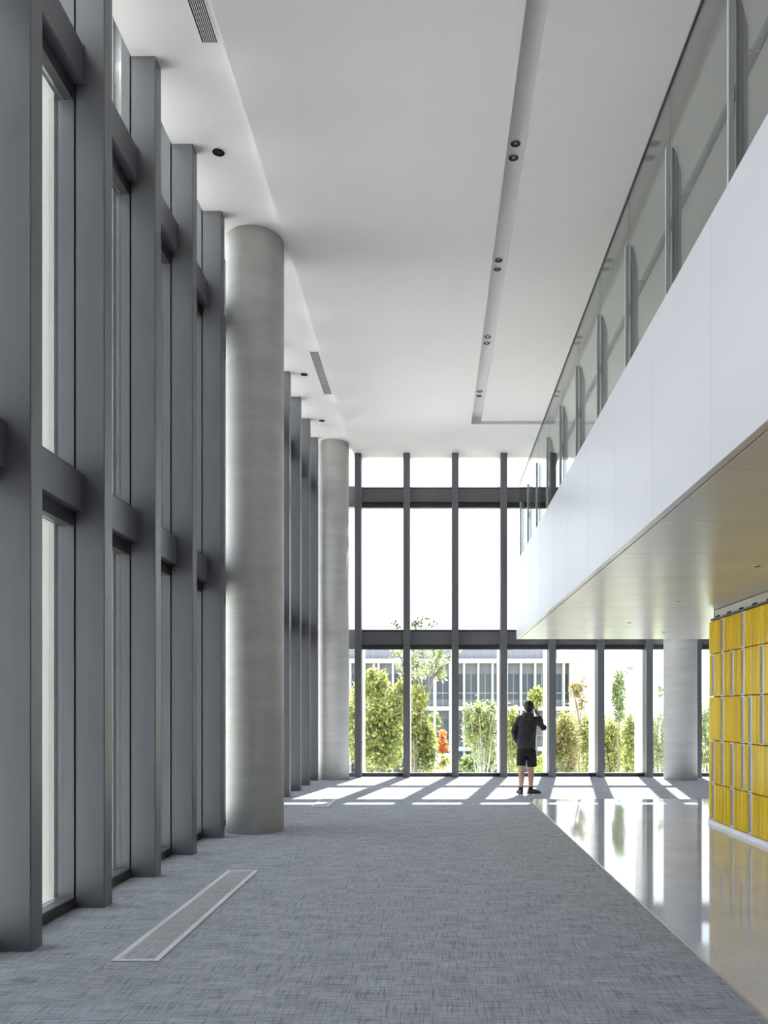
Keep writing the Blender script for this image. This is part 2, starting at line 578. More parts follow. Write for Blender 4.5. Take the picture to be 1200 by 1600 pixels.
# side and rear walls, mostly outside the picture
tag(mesh_obj('wall_right', boxv(RIGHT, RIGHT + 0.2, BACK, 18.4, -0.3, TOPZ), BOXF, 'plaster'), 'plain grey plaster wall far right beyond the balcony', kind='structure')
tag(mesh_obj('wall_back', boxv(-3.05, RIGHT + 0.2, BACK - 0.2, BACK, -0.3, TOPZ), BOXF, 'plaster'), 'plain grey plaster wall behind the viewer', kind='structure')

# ------------------------------------------------------------------ columns
def column(x, y, z1, label):
    r = 0.365
    b = MB().lathe((0, 0, 0), [(r - 0.006, 0.0), (r - 0.006, 0.012), (r, 0.014), (r, z1)], 64)
    o = b.build('column', 'concrete', None, smooth=False)
    me = o.data
    for p in me.polygons:
        p.use_smooth = len(p.vertices) == 4
    o.location = (x, y, 0)
    tag(o, label, 'column', 'round concrete columns')
column(-2.295, 10.27, ZC_SIDE, 'tall round board-marked concrete column, the nearest, against the left glazing')
column(-2.285, 18.05, ZC_SIDE, 'round concrete column in the far left corner by the end windows')
column(5.55, 18.02, ZC_MAIN, 'round concrete column beyond the soffit on the right, beside the yellow tiles')

# ------------------------------------------------------------------ balcony
BX, BY1, ZS = 1.571, 15.25, 2.90     # fascia face, far end, soffit height
ZF, ZG, ZG0 = 4.345, 5.83, 4.25      # fascia top, glass top, balcony floor
bal = empty('balcony', (BX, 0, ZS), 'long white balcony with beige metal soffit and glass balustrade', 'balcony')
def bb(name, x0, x1, y0, y1, z0, z1, material, par=None, w=0):
    d = (x0 - BX, x1 - BX, y0, y1, z0 - ZS, z1 - ZS)
    if w:
        return bevel_box(name, d, material, par or bal, w)
    return mesh_obj(name, boxv(*d), BOXF, material, par or bal)
bb('slab', BX + 0.06, RIGHT - 0.005, BACK + 0.005, BY1 - 0.02, ZS + 0.03, ZG0 - 0.02, 'plaster')
bb('balcony_floor', BX + 0.06, RIGHT - 0.005, BACK + 0.005, BY1 - 0.02, ZG0 - 0.02, ZG0, 'low_bounce_floor')  # unseen dark layer, added to cut light bounced onto the ceiling above
joints = [4.54 + 1.2146 * k for k in range(-7, 9)] + [BY1]
prev = None
for y0, y1 in zip(joints[:-1], joints[1:]):
    ln = y1 - y0
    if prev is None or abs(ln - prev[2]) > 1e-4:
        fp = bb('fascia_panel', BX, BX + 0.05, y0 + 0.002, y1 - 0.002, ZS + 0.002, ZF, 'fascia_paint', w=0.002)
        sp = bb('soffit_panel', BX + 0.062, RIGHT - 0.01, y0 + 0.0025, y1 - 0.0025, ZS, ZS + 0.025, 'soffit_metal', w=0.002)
        prev = (fp, sp, ln, y0)
    else:
        like(prev[0], (0, y0 - prev[3], 0), bal)
        like(prev[1], (0, y0 - prev[3], 0), bal)
ya = joints[0]
bb('soffit_edge', BX + 0.001, BX + 0.049, ya, BY1 - 0.004, ZS, ZS + 0.0018, 'soffit_metal')
bb('shadow_gap', BX + 0.0495, BX + 0.070, ya, BY1 - 0.03, ZS + 0.012, ZS + 0.028, 'dark_gap')
bb('end_panel', BX + 0.05, RIGHT - 0.02, BY1 - 0.02, BY1, ZS + 0.002, ZF, 'fascia_paint')
# glass balustrade with blade posts
GXP = 1.630
posts_y = [4.34 + 1.1668 * k for k in range(-7, 10)]
pane0 = post0 = None
def blade_post():
    g = GXP - BX
    p = MB().box(g - 0.036, g - 0.007, -0.013, 0.013, ZG0 - 0.1 - ZS, 5.41 - ZS).build('post', 'bright_steel', bal)
    pts = [(g + 0.010, ZG0 - ZS), (g + 0.072, ZG0 - ZS), (g + 0.072, 5.24 - ZS), (g + 0.040, 5.37 - ZS), (g + 0.010, 5.41 - ZS)]
    MB().prism(pts, 'y', -0.006, 0.006).build('blade', 'grey_steel', p)
    MB().tube([(g + 0.068, 0, 5.115 - ZS), (g + 0.135, 0, 5.115 - ZS), (g + 0.150, 0, 5.160 - ZS)], 0.007, 8).build('rail_bracket', 'bright_steel', p)
    return p
for i, y in enumerate(posts_y):
    if post0 is None:
        post0 = blade_post()
        post0.location = (0, y, 0)
    else:
        c = like(post0, (0, y, 0), bal)
        for g in post0.children:
            d = g.copy()
            C.objects.link(d)
            d.parent = c
    y1 = posts_y[i + 1] if i + 1 < len(posts_y) else BY1 - 0.01
    if i in (0, len(posts_y) - 1):
        pane = bb('glass_pane', GXP - 0.006, GXP + 0.006, 0.003, y1 - y - 0.003, ZG0, ZG, 'balustrade_glass')
        pane.location = (0, y, 0)
        if i == 0:
            pane0 = pane
    else:
        like(pane0, (0, y, 0), bal)
bb('glass_edge_cap', GXP - 0.009, GXP + 0.009, posts_y[0], BY1 - 0.02, ZG, ZG + 0.018, 'dark_steel')
for k in range(3):
    bb('end_glass_pane', GXP + 0.015 + 1.1 * k, GXP + 1.11 + 1.1 * k, BY1 - 0.016, BY1 - 0.004, ZG0, 5.55, 'balustrade_glass')
MB().tube([(GXP + 0.150 - BX, posts_y[0], 5.18 - ZS), (GXP + 0.150 - BX, BY1 - 0.15, 5.18 - ZS)], 0.025, 14).build('handrail', 'grey_steel', bal, smooth=True)

# ------------------------------------------------------------------ yellow tiled wall
WX = 3.80
tw = empty('wall_tiled', (WX, 10.88, 0), 'wall clad in rows of glossy yellow ceramic tiles under the balcony', kind='structure')
# core in local coordinates (x from the tile plane, y backwards from the rounded corner)
R = 0.26
def wall_path(s):
    """s metres from the start of the rounded corner (positive towards the viewer); returns local point and outward normal angle"""
    if s >= 0:
        return (0.0, -s), math.pi
    a = min(-s / R, math.pi / 2)
    ang = math.pi - a
    px, py = R + R * math.cos(ang), R * math.sin(ang)
    if -s / R > math.pi / 2:
        px += -s - R * math.pi / 2
    return (px, py), ang
core_poly = [(0.02, -5.0), (1.8, -5.0), (1.8, R - 0.02)] + [
    (R + (R - 0.02) * math.cos(a), (R - 0.02) * math.sin(a)) for a in [math.pi / 2 + math.pi / 2 * k / 8 for k in range(9)]]
MB().prism(core_poly, 'z', 0.0, 2.893).build('wall_core', 'dark_gap', tw, fix=True)
pl_poly = [(-0.055, -5.0), (0.05, -5.0), (0.05, -0.02)] + [(1.8, R - 0.03), (1.8, R + 0.045)] + [
    (R + (R + 0.055) * math.cos(a), (R + 0.055) * math.sin(a)) for a in [math.pi / 2 + math.pi / 2 * k / 8 for k in range(9)]]
MB().prism(pl_poly, 'z', 0.0, 0.055).build('plinth', 'white_plinth', tw, fix=True)
rows = [(2.305, 2.745), (1.725, 2.295), (1.140, 1.715), (0.560, 1.130), (0.062, 0.550)]
gaps = [{4, 10, 18, 24}, {1, 4, 7, 10, 15, 20, 27}, {4, 10, 12, 15, 22, 25}, {1, 4, 7, 10, 12, 18, 21}, {1, 7, 12, 17, 24, 29}]
TWD = 0.1155
tile_protos = {}
gap_protos = {}
rnd = random.Random(4)
for r, (z0, z1) in enumerate(rows):
    # tile: convex fluted section, chamfered ends
    b = MB()
    w = TWD / 2 - 0.0015
    prof = [(-w, 0.0), (-w, 0.006), (-w * 0.86, 0.022), (-w * 0.5, 0.036), (0.0, 0.042), (w * 0.5, 0.036), (w * 0.86, 0.022), (w, 0.006), (w, 0.0)]
    n = len(prof)
    hgt = z1 - z0
    levels = [(0.0, 0.86), (0.006, 1.0), (hgt - 0.006, 1.0), (hgt, 0.86)]
    vs, fs = [], []
    for z, k in levels:
        vs += [(p[1] * k, p[0], z) for p in prof]
    for i in range(3):
        fs += [(i * n + j, i * n + (j + 1) % n, (i + 1) * n + (j + 1) % n, (i + 1) * n + j) for j in range(n)]
    fs += [tuple(range(n))[::-1], tuple(range(3 * n, 4 * n))]
    tile = MB().add(vs, fs)
    first = None
    gfirst = None
    for mi in range(-1, 34):
        s = (mi - 0.5) * TWD
        (px, py), ang = wall_path(s)
        if mi in gaps[r]:
            if gfirst is None:
                g = MB().box(0.0, 0.008, -w + 0.004, w - 0.004, 0, hgt)
                g.box(0.008, 0.016, -w, -w + 0.012, 0, hgt).box(0.008, 0.016, w - 0.012, w, 0, hgt)
                o = gfirst = g.build('metal_strip', 'aluminium', tw)
                MB().box(0.008, 0.026, -w + 0.002, w - 0.002, hgt - 0.012, hgt).box(0.008, 0.026, -w + 0.002, w - 0.002, 0, 0.012).build('end_clip', 'white_clip', o)
            else:
                o = like(gfirst, (0, 0, 0), tw)
                for q in gfirst.children:
                    d = q.copy()
                    C.objects.link(d)
                    d.parent = o
        else:
            if first is None:
                o = first = tile.build('tile', 'yellow_glaze', tw, fix=True)
            else:
                o = like(first, (0, 0, 0), tw)
        o.location = (px, py, z0)
        o.rotation_euler = (0, rnd.uniform(-0.002, 0.002), ang + rnd.uniform(-0.012, 0.012))
MB().box(0.008, 0.05, -5.0, -0.03, 2.785, 2.892).build('upper_band', 'soffit_metal', tw)
rl = MB().box(-0.045, 0.02, -5.0, -0.02, 2.752, 2.776).build('top_rail', 'dark_steel', tw)
for k in range(12):
    y = -0.2 - 0.41 * k
    MB().box(-0.04, 0.02, y - 0.012, y + 0.012, 2.776, 2.80).box(-0.012, 0.02, y - 0.02, y + 0.02, 2.80, 2.81).build('rail_clip', 'dark_steel', rl)

# ------------------------------------------------------------------ ceiling lights and grilles
def downlight(x, y, zc, r, label, group, name='downlight'):
    t = empty(name, (x, y, zc), label, 'downlight', group)
    MB().lathe((0, 0, 0), [(r * 0.88, -0.001), (r * 0.88, -0.006), (r * 0.98, -0.006), (r, -0.004), (r, 0.0)], 28, cap=False).build('trim_ring', 'ceiling_paint', t, fix=True)
    MB().lathe((0, 0, 0), [(r * 0.89, -0.0055), (r * 0.55, -0.003), (r * 0.24, -0.002)], 28, cap=False).build('reflector', 'lamp_dark', t)
    MB().lathe((0, 0, 0), [(0.001, -0.0035), (r * 0.24, -0.0035), (r * 0.26, -0.0015)], 20, cap=False).build('lens', 'lamp_lens', t)
    return t
order = ['first', 'second', 'third', 'fourth']
for k in range(4):
    for j, nm in enumerate(('nearer', 'farther')):
        downlight(0.878, 8.61 + 2.225 * k + 0.22 * j, ZC_GROOVE, 0.062,
                  f'{nm} black downlight of the {order[k]} pair counted from the front, in the ceiling groove', 'downlights in the ceiling groove')
for y, lb in ((8.615, 'round recessed downlight in the side ceiling before the big column'),
              (14.3, 'round recessed downlight in the side ceiling just past the big column'),
              (16.57, 'round recessed downlight in the side ceiling nearest the far column')):
    downlight(-2.32, y, ZC_SIDE, 0.075, lb, 'downlights in the side ceiling')
for x, y, lb in ((3.05, 7.56, 'small downlight in the beige soffit above the yellow tiles, closest to the viewer'),
                 (3.06, 10.0, 'small downlight in the beige soffit just beyond the yellow wall corner'),
                 (3.03, 12.40, 'small downlight in the middle of the beige soffit, left of the column'),
                 (3.99, 13.91, 'small downlight in the beige soffit right in front of the right-hand column'),
                 (2.16, 14.26, 'small downlight in the beige soffit at its far left tip')):
    downlight(x, y, ZS, 0.038, lb, 'downlights in the soffit')

def air_grille(x0, x1, y0, y1, zc, label):
    t = empty('ceiling_grille', ((x0 + x1) / 2, (y0 + y1) / 2, zc), label, 'air grille', 'linear grilles in the side ceiling')
    w, l = (x1 - x0) / 2, (y1 - y0) / 2
    mesh_obj('backing', boxv(-w, w, -l, l, -0.003, -0.001), BOXF, 'rubber_black', t)
    n = 7
    for k in range(n):
        u = -w + 2 * w * (k + 1) / (n + 1)
        mesh_obj('slat', boxv(u - 0.0025, u + 0.0025, -l, l, -0.008, -0.003), BOXF, 'grille_metal', t)
    MB().box(-w - 0.006, -w, -l, l, -0.010, 0).box(w, w + 0.006, -l, l, -0.010, 0).box(-w, w, l, l + 0.006, -0.010, 0).box(-w, w, -l - 0.006, -l, -0.010, 0).build('frame', 'ceiling_paint', t)
air_grille(-2.084, -1.946, 5.40, 7.196, ZC_SIDE, 'black slotted air grille in the side ceiling at the top of the picture')
air_grille(-2.080, -1.943, 13.39, 15.18, ZC_SIDE, 'black slotted air grille in the side ceiling beyond the big column')

def floor_grille(x0, x1, y0, y1, label):
    t = empty('floor_grille', ((x0 + x1) / 2, (y0 + y1) / 2, 0), label, 'floor grille', 'linear grilles in the carpet')
    w, l = (x1 - x0) / 2, (y1 - y0) / 2
    mesh_obj('tray', boxv(-w, w, -l, l, 0.0008, 0.002), BOXF, 'rubber_black', t)
    f = 0.034
    MB().box(-w, -w + f, -l, l, 0.002, 0.009).box(w - f, w, -l, l, 0.002, 0.009).box(-w + f, w - f, -l, -l + f, 0.002, 0.009).box(-w + f, w - f, l - f, l, 0.002, 0.009).build('frame', 'grille_metal', t)
    n = 12
    iw = w - f
    for k in range(n):
        u = -iw + 2 * iw * (k + 0.5) / n
        mesh_obj('slat', boxv(u - 0.0037, u + 0.0037, -l + f, l - f, 0.002, 0.0085), BOXF, 'grille_metal', t)
    nb = 14
    for k in range(1, nb):
        y = -l + f + 2 * (l - f) * k / nb
        mesh_obj('cross_bar', boxv(-iw, iw, y - 0.003, y + 0.003, 0.002, 0.005), BOXF, 'grille_metal', t)
floor_grille(-1.968, -1.680, 4.88, 7.65, 'long silver slotted floor grille set in the carpet in the foreground')
floor_grille(-1.968, -1.680, 12.75, 15.55, 'silver slotted floor grille lying in the sun patches near the far column')

# ------------------------------------------------------------------ outside
def at(px, py, D):
    return Vector(((px - VPX) * D / F, D, EYE + (VPY - py) * D / F))
GZ = -3.4
tag(mesh_obj('ground', boxv(-300, 300, 44, 700, GZ - 0.5, GZ), BOXF, 'lawn'), 'lawn outside around the office block, lying well below the hall floor', kind='structure')
tag(mesh_obj('ground_bounce', boxv(-60, 60, -60, 44, GZ - 0.5, GZ), BOXF, 'pale_bounce'), 'unseen pale ground around the hall, added to bounce sunlight up to the ceiling', kind='structure')  # out of view, added as a reflector to brighten the ceiling
hv, hf = [], []
rnd = random.Random(9)
N = 60
for i in range(N + 1):
    x = -300 + 600 * i / N
    hh = 6 + 3.0 * math.sin(i * 0.37) + 2.0 * math.sin(i * 0.83 + 1) + rnd.uniform(-0.5, 0.5)
    hv += [(x, 480, GZ), (x, 520, hh), (x, 690, GZ)]
for i in range(N):
    a = i * 3
    hf += [(a, a + 3, a + 4, a + 1), (a + 1, a + 4, a + 5, a + 2)]
tag(mesh_obj('hills', hv, hf, 'hill_haze', smooth=True), 'low hazy hills along the horizon', kind='structure')

# neighbouring office block
D = 60.0
k = D / F
bd = empty('office_building', (0, D, GZ), 'pale office block with white fins and grey top storey behind the trees', 'building')
def obx(name, x0, x1, y0, y1, z0, z1, material, par=None):
    return mesh_obj(name, boxv(x0, x1, y0 - D, y1 - D, z0 - GZ, z1 - GZ), BOXF, material, par or bd)
bx0, bx1 = -16.0, 10.2
zz = lambda py: EYE + (VPY - py) * k
obx('wall', bx0, bx1, D + 0.9, D + 14, GZ, zz(1034), 'lilac_render')
obx('top_storey', bx0, (873 - VPX) * k, D + 0.6, D + 12, zz(1034), zz(997), 'lilac_render')
obx('parapet', bx0, (873 - VPX) * k + 0.1, D + 0.5, D + 12.1, zz(997), zz(995), 'white_render')
obx('end_wall', (889 - VPX) * k, (904 - VPX) * k, D - 0.15, D + 14, GZ, zz(1034) - 0.05, 'cream_render')
for py in (1033, 1107, 1170):
    obx('floor_band', bx0, (904 - VPX) * k + 0.1, D - 0.25, D + 0.9, zz(py) - 0.16, zz(py) + 0.16, 'white_render')
bay = 22.2 * k
fx = (725 - VPX) * k - 16 * bay
fin0 = {}
for s, (pt, pb) in enumerate(((1036.4, 1103.6), (1110.4, 1166.6), (1173.4, 1213))):
    z1, z0 = zz(pt), max(zz(pb), GZ)
    for i in range(26):
        x = fx + i * bay
        if x > (884 - VPX) * k or x < bx0 + 0.2:
            continue
        if s not in fin0:
            f0 = mesh_obj('facade_fin', boxv(-0.075, 0.075, -0.2, 0.9, 0, z1 - z0), BOXF, 'white_render', bd)
            w0 = MB().box(0.08, bay - 0.08, 0.60, 0.66, 0.0, z1 - z0).build('window', 'office_glass', bd)
            hz = z1 - z0
            MB().box(0.08, bay - 0.08, 0.54, 0.59, hz * 0.76, hz).build('blind', 'blind_grey', w0)
            MB().box(0.08, bay - 0.08, 0.52, 0.56, hz * 0.30, hz * 0.32).box(bay * 0.5, bay * 0.5 + 0.04, 0.52, 0.56, 0, hz * 0.76).build('window_bar', 'white_render', w0)
            MB().box(0.08, bay - 0.08, 0.54, 0.59, 0.0, hz * 0.16).build('spandrel', 'blind_grey', w0)
            fin0[s] = (f0, w0)
            f0.location = (x, 0, z0 - GZ)
            w0.location = (x, 0, z0 - GZ)
        else:
            like(fin0[s][0], (x, 0, z0 - GZ), bd)
            c = like(fin0[s][1], (x, 0, z0 - GZ), bd)
            for g in fin0[s][1].children:
                d = g.copy()
                C.objects.link(d)
                d.parent = c

# plants
rng = np.random.default_rng(11)
def leaves(name, blobs, size, material, parent, origin):
    """clouds of folded leaves; blobs = (centre, radii, count)"""
    P, A = [], []
    for c, r, n in blobs:
        d = rng.normal(size=(n, 3))
        d /= np.linalg.norm(d, axis=1)[:, None]
        rad = rng.uniform(0.25, 1.0, n) ** 0.6
        # clumps
        q = np.array(c) + d * rad[:, None] * np.array(r)
        cl = q[rng.integers(0, n, max(4, n // 14))]
        pick = cl[rng.integers(0, len(cl), n)]
        q = pick + rng.normal(size=(n, 3)) * np.array(r) * 0.13
        P.append(q)
    P = np.concatenate(P) - np.array(origin)
    n = len(P)
    u = rng.normal(size=(n, 3)); u[:, 2] -= 0.3
    u /= np.linalg.norm(u, axis=1)[:, None]
    w = np.cross(u, rng.normal(size=(n, 3)))
    w /= np.linalg.norm(w, axis=1)[:, None]
    nn = np.cross(u, w)
    L = size * rng.uniform(0.6, 1.35, n)[:, None]
    a = P
    b = P + u * L * 0.5 + w * L * 0.27 + nn * L * 0.08
    c_ = P + u * L
    d_ = P + u * L * 0.5 - w * L * 0.27 + nn * L * 0.08
    V = np.stack([a, b, c_, d_], 1).reshape(-1, 3)
    me = bpy.data.meshes.new(name)
    idx = np.arange(n * 4).reshape(-1, 4)
    tri = np.concatenate([idx[:, [0, 1, 2]], idx[:, [0, 2, 3]]]).reshape(-1)
    me.vertices.add(n * 4)
    me.vertices.foreach_set('co', V.astype(np.float32).ravel())
    me.loops.add(len(tri))
    me.loops.foreach_set('vertex_index', tri.astype(np.int32))
    me.polygons.add(len(tri) // 3)
    me.polygons.foreach_set('loop_start', np.arange(0, len(tri), 3, dtype=np.int32))
    me.update(calc_edges=True)
    me.materials.append(MATS[material])
    o = bpy.data.objects.new(name, me)
    C.objects.link(o)
    o.parent = parent
    o['kind'] = 'stuff'
    return o

def plant(name, label, D, base_px, stems, blobs, size, material, cat='tree', bark='bark', extra=None, depth=1.0, group=None, r0=0.05, base_z=None):
    """stems: lists of (px, py[, dy]); blobs: (px, py, rx_px, ry_px, n)"""
    g = at(base_px, 1300, D)
    gz = GZ if base_z is None else base_z
    root = empty(name, (g.x, D, gz), label, cat, group)
    org = Vector((g.x, D, gz))
    s = D / F
    tr = MB()
    rr = random.Random(int(base_px * 7 + D))
    for st in stems:
        pts, rad = [], []
        n = len(st)
        for i, q in enumerate(st):
            p = at(q[0], q[1], D) if q[1] is not None else Vector((at(q[0], 1111, D).x, D, gz))
            off = q[2] if len(q) > 2 else 0.0
            p = p + Vector((0, off, 0)) - org
            pts.append(p)
            rad.append(max(0.006, r0 * (1 - 0.85 * i / max(1, n - 1))))
        # refine with a little wander
        P2, R2 = [pts[0]], [rad[0]]
        for i in range(1, n):
            m_ = (pts[i - 1] + pts[i]) / 2 + Vector((rr.uniform(-1, 1), rr.uniform(-1, 1), 0)) * 0.03 * (pts[i] - pts[i - 1]).length
            P2 += [m_, pts[i]]
            R2 += [(rad[i - 1] + rad[i]) / 2, rad[i]]
        tr.tube(P2, R2, 6)
    if tr.v:
        tr.build('trunk', bark, root, smooth=True)
    bl = []
    for (px, py, rx, ry, n) in blobs:
        c = at(px, py, D)
        bl.append(((c.x, c.y, c.z), (rx * s, max(0.25, rx * s * depth), ry * s), n))
    leaves('foliage', bl, size, material, root, org)
    if extra:
        for (mat2, blobs2, sz) in extra:
            bl = []
            for (px, py, rx, ry, n) in blobs2:
                c = at(px, py, D)
                bl.append(((c.x, c.y, c.z), (rx * s, max(0.25, rx * s * depth), ry * s), n))
            leaves('foliage', bl, sz, mat2, root, org)
    return root

def fan(px, n, spread, top, seed, D, bottom=1240):
    rr = random.Random(seed)
    out = []
    for i in range(n):
        t = -1 + 2 * i / (n - 1)
        out.append([(px, None), (px + t * spread * 0.2, bottom, rr.uniform(-.2, .2)), (px + t * spread * 0.62, (bottom + top) / 2, rr.uniform(-.5, .5)),
                    (px + t * spread, top + rr.uniform(0, 25) + abs(t) * 14, rr.uniform(-.7, .7))])
    return out

plant('leafy_shrub', 'dense yellow-green shrub filling the leftmost wide window', 24.0, 592,
      fan(592, 7, 34, 1060, 1, 24), [(590, 1150, 42, 62, 5200), (578, 1068, 10, 26, 500), (598, 1072, 9, 24, 420), (622, 1095, 15, 36, 800), (556, 1130, 14, 60, 900)],
      0.135, 'leaf_yellow_green', 'shrub', extra=[('leaf_green', [(590, 1160, 40, 50, 1600)], 0.13)])
plant('slender_tree', 'tall airy tree whose top rises above the lower beam', 22.6, 664,
      [[(664, None), (664, 1180), (662, 1090), (650, 1040), (640, 985), (652, 968)], [(662, 1110), (676, 1060), (688, 1020), (692, 975)],
       [(662, 1090), (640, 1050), (622, 1020), (602, 1000)], [(676, 1060), (700, 1030), (722, 1005)], [(650, 1040), (662, 1010), (668, 970)], [(664, 1180), (650, 1130), (640, 1080)]],
      [(655, 1035, 26, 34, 500), (690, 1035, 16, 32, 320), (620, 1025, 16, 18, 120), (715, 1018, 12, 14, 70)],
      0.12, 'leaf_pale', r0=0.045, extra=[('leaf_silhouette', [(660, 974, 34, 9, 110), (622, 978, 12, 6, 26)], 0.10)])  # top leaves coloured dark as silhouettes
plant('leafy_shrub', 'yellow-green shrub growing at the foot of the tall airy tree', 22.0, 652,
      fan(652, 5, 14, 1085, 3, 22), [(650, 1150, 17, 60, 1500), (668, 1165, 14, 38, 700), (655, 1090, 14, 22, 350), (690, 1190, 12, 14, 180)],
      0.125, 'leaf_yellow_green', 'shrub', extra=[('leaf_green', [(660, 1170, 20, 36, 700)], 0.12)])
plant('round_bush', 'dark green rounded bush right of the tall airy tree', 34.0, 680,
      [[(680, None), (680, 1150)]], [(678, 1126, 9, 12, 700), (672, 1160, 10, 16, 500)], 0.12, 'leaf_green', 'shrub')
plant('rust_shrub', 'rust-orange pointed shrub standing in a clay planter', 30.0, 692,
      [[(692, None), (692, 1150)]], [(692, 1148, 3.5, 12, 300), (692, 1160, 6.5, 9, 420), (692, 1168, 8.5, 6, 420)], 0.10, 'leaf_rust', 'shrub', base_z=at(692, 1178, 30.0).z + 0.002)
plant('fan_tree', 'upright many-stemmed tree fanning out beside the standing person', 24.0, 752,
      fan(752, 13, 26, 1096, 5, 24, 1225), [(732, 1125, 10, 28, 520), (750, 1118, 12, 26, 620), (768, 1122, 10, 30, 620), (752, 1160, 22, 36, 900), (768, 1180, 9, 26, 360)],
      0.105, 'leaf_pale', bark='bark_pale', extra=[('leaf_yellow_green', [(752, 1140, 24, 46, 1100)], 0.10)], r0=0.028)
plant('low_bush', 'low green bush at the foot of the fan-shaped tree', 27.0, 735,
      [[(735, None), (735, 1200)]], [(735, 1194, 20, 14, 1200)], 0.12, 'leaf_green', 'shrub')
plant('leafy_tree', 'small yellow-green treetop right of the person\'s head', 28.0, 838,
      [[(838, None), (838, 1160), (838, 1085)], [(838, 1110), (846, 1090)]], [(838, 1088, 12, 15, 900)], 0.12, 'leaf_yellow_green')
plant('leafy_shrub', 'narrow yellow-green shrub left of the person\'s back', 25.0, 800,
      fan(800, 4, 7, 1115, 8, 25), [(800, 1150, 9, 44, 1100)], 0.12, 'leaf_yellow_green', 'shrub')
plant('low_bush', 'low bright green bush behind the person\'s legs', 26.0, 806,
      [[(806, None), (806, 1205)]], [(804, 1200, 13, 11, 900), (845, 1200, 10, 22, 500)], 0.11, 'leaf_bright', 'shrub')
plant('red_tipped_sapling', 'sapling with reddish brown top in the window right of the person', 25.0, 906,
      [[(904, None), (905, 1180), (908, 1110), (911, 1068)], [(906, 1130), (898, 1090), (894, 1066)]],
      [(908, 1085, 11, 26, 420), (896, 1076, 7, 14, 110)], 0.105, 'leaf_brown', r0=0.03)
plant('leafy_shrub', 'brownish green hedge shrub right of the person, nearest to them', 27.0, 884,
      fan(884, 5, 16, 1120, 12, 27), [(882, 1164, 24, 52, 3000)], 0.115, 'leaf_brown', 'shrub', extra=[('leaf_green', [(884, 1178, 18, 34, 900)], 0.12), ('leaf_yellow_green', [(884, 1150, 17, 45, 800)], 0.11)])
plant('leafy_shrub', 'green hedge shrub below the red-tipped sapling', 29.5, 914,
      fan(914, 5, 14, 1120, 13, 27), [(914, 1164, 24, 50, 2800)], 0.115, 'leaf_yellow_green', 'shrub', extra=[('leaf_brown', [(914, 1150, 15, 40, 700)], 0.11)])
plant('narrow_tree', 'narrow columnar young tree standing alone before the hedge', 23.5, 966,
      [[(966, None), (967, 1200), (965, 1150), (969, 1120), (966, 1080), (964, 1045)]],
      [(966, 1062, 9, 20, 420), (966, 1092, 11, 22, 560), (968, 1118, 9, 14, 260), (975, 1050, 8, 8, 70)], 0.10, 'leaf_pale', extra=[('leaf_green', [(967, 1085, 10, 36, 420)], 0.10)], r0=0.035)
plant('leafy_shrub', 'green hedge shrub left of the narrow columnar tree', 27.0, 952,
      fan(952, 5, 14, 1125, 15, 28), [(950, 1167, 24, 50, 3000)], 0.12, 'leaf_yellow_green', 'shrub', extra=[('leaf_green', [(950, 1180, 16, 32, 800)], 0.12)])
plant('leafy_shrub', 'yellow-green hedge shrub right of the narrow columnar tree', 29.5, 984,
      fan(984, 5, 13, 1125, 16, 28), [(988, 1165, 26, 50, 3000)], 0.12, 'leaf_yellow_green', 'shrub', extra=[('leaf_pale', [(986, 1150, 16, 40, 700)], 0.12)])
plant('leafy_shrub', 'hedge shrub showing in the slit left of the right-hand column', 26.0, 1030,
      fan(1030, 4, 9, 1080, 17, 26), [(1030, 1160, 14, 48, 1500), (1030, 1080, 6, 14, 120)], 0.115, 'leaf_pale', 'shrub')
plant('leafy_shrub', 'hedge shrub showing in the slit right of the right-hand column', 26.5, 1104,
      fan(1104, 4, 10, 1090, 18, 26), [(1106, 1150, 18, 58, 2200)], 0.115, 'leaf_pale', 'shrub')

# clay planter under the rust shrub
pc = at(692, 1178, 30.0)
pt = empty('planter', (pc.x, 30.0, GZ), 'tall clay-brown planter below the rust-orange shrub', 'planter')
hh = pc.z - GZ
MB().prism([(-0.30, -0.30), (0.30, -0.30), (0.30, 0.30), (-0.30, 0.30)], 'z', 0, hh).build('body', 'planter_clay', pt)
MB().box(-0.34, 0.34, -0.34, 0.34, hh - 0.12, hh + 0.001).build('rim', 'planter_clay', pt)
# lamp posts
def street_lamp(px, ytop, D, label, head=True):
    b = at(px, ytop, D)
    t = empty('lamp_post', (b.x, D, GZ), label, 'lamp post')
    h_ = b.z - GZ
    MB().lathe((0, 0, 0), [(0.09, 0), (0.09, 0.4), (0.045, 0.45), (0.035, h_)], 12).build('pole', 'white_fin', t, smooth=True, fix=True)
    MB().box(-0.22, 0.06, -0.08, 0.08, h_ - 0.03, h_ + 0.10).box(-0.18, 0.02, -0.06, 0.06, h_ + 0.10, h_ + 0.14).build('lamp_head', 'grey_steel', t)
street_lamp(679, 1003, 27.0, 'slim white lamp post seen between the tall airy tree and rust shrub')
street_lamp(987, 1046, 40.0, 'lamp post whose head shows beside the narrow columnar tree')

# ------------------------------------------------------------------ person
def remeshed(name, mb, voxel, material, parent, smooth_iter=4):
    o = mb.build(name, material, parent, fix=True)
    md = o.modifiers.new('remesh', 'REMESH')
    md.mode = 'VOXEL'
    md.voxel_size = voxel
    sm = o.modifiers.new('smooth', 'SMOOTH')
    sm.factor = 0.5
    sm.iterations = smooth_iter
    dg = bpy.context.evaluated_depsgraph_get()
    ev = o.evaluated_get(dg)
    me = bpy.data.meshes.new_from_object(ev)
    o.modifiers.clear()
    old = o.data
    o.data = me
    bpy.data.meshes.remove(old)
    if not me.materials:
        me.materials.append(MATS[material])
    me.polygons.foreach_set('use_smooth', [True] * len(me.polygons))
    return o

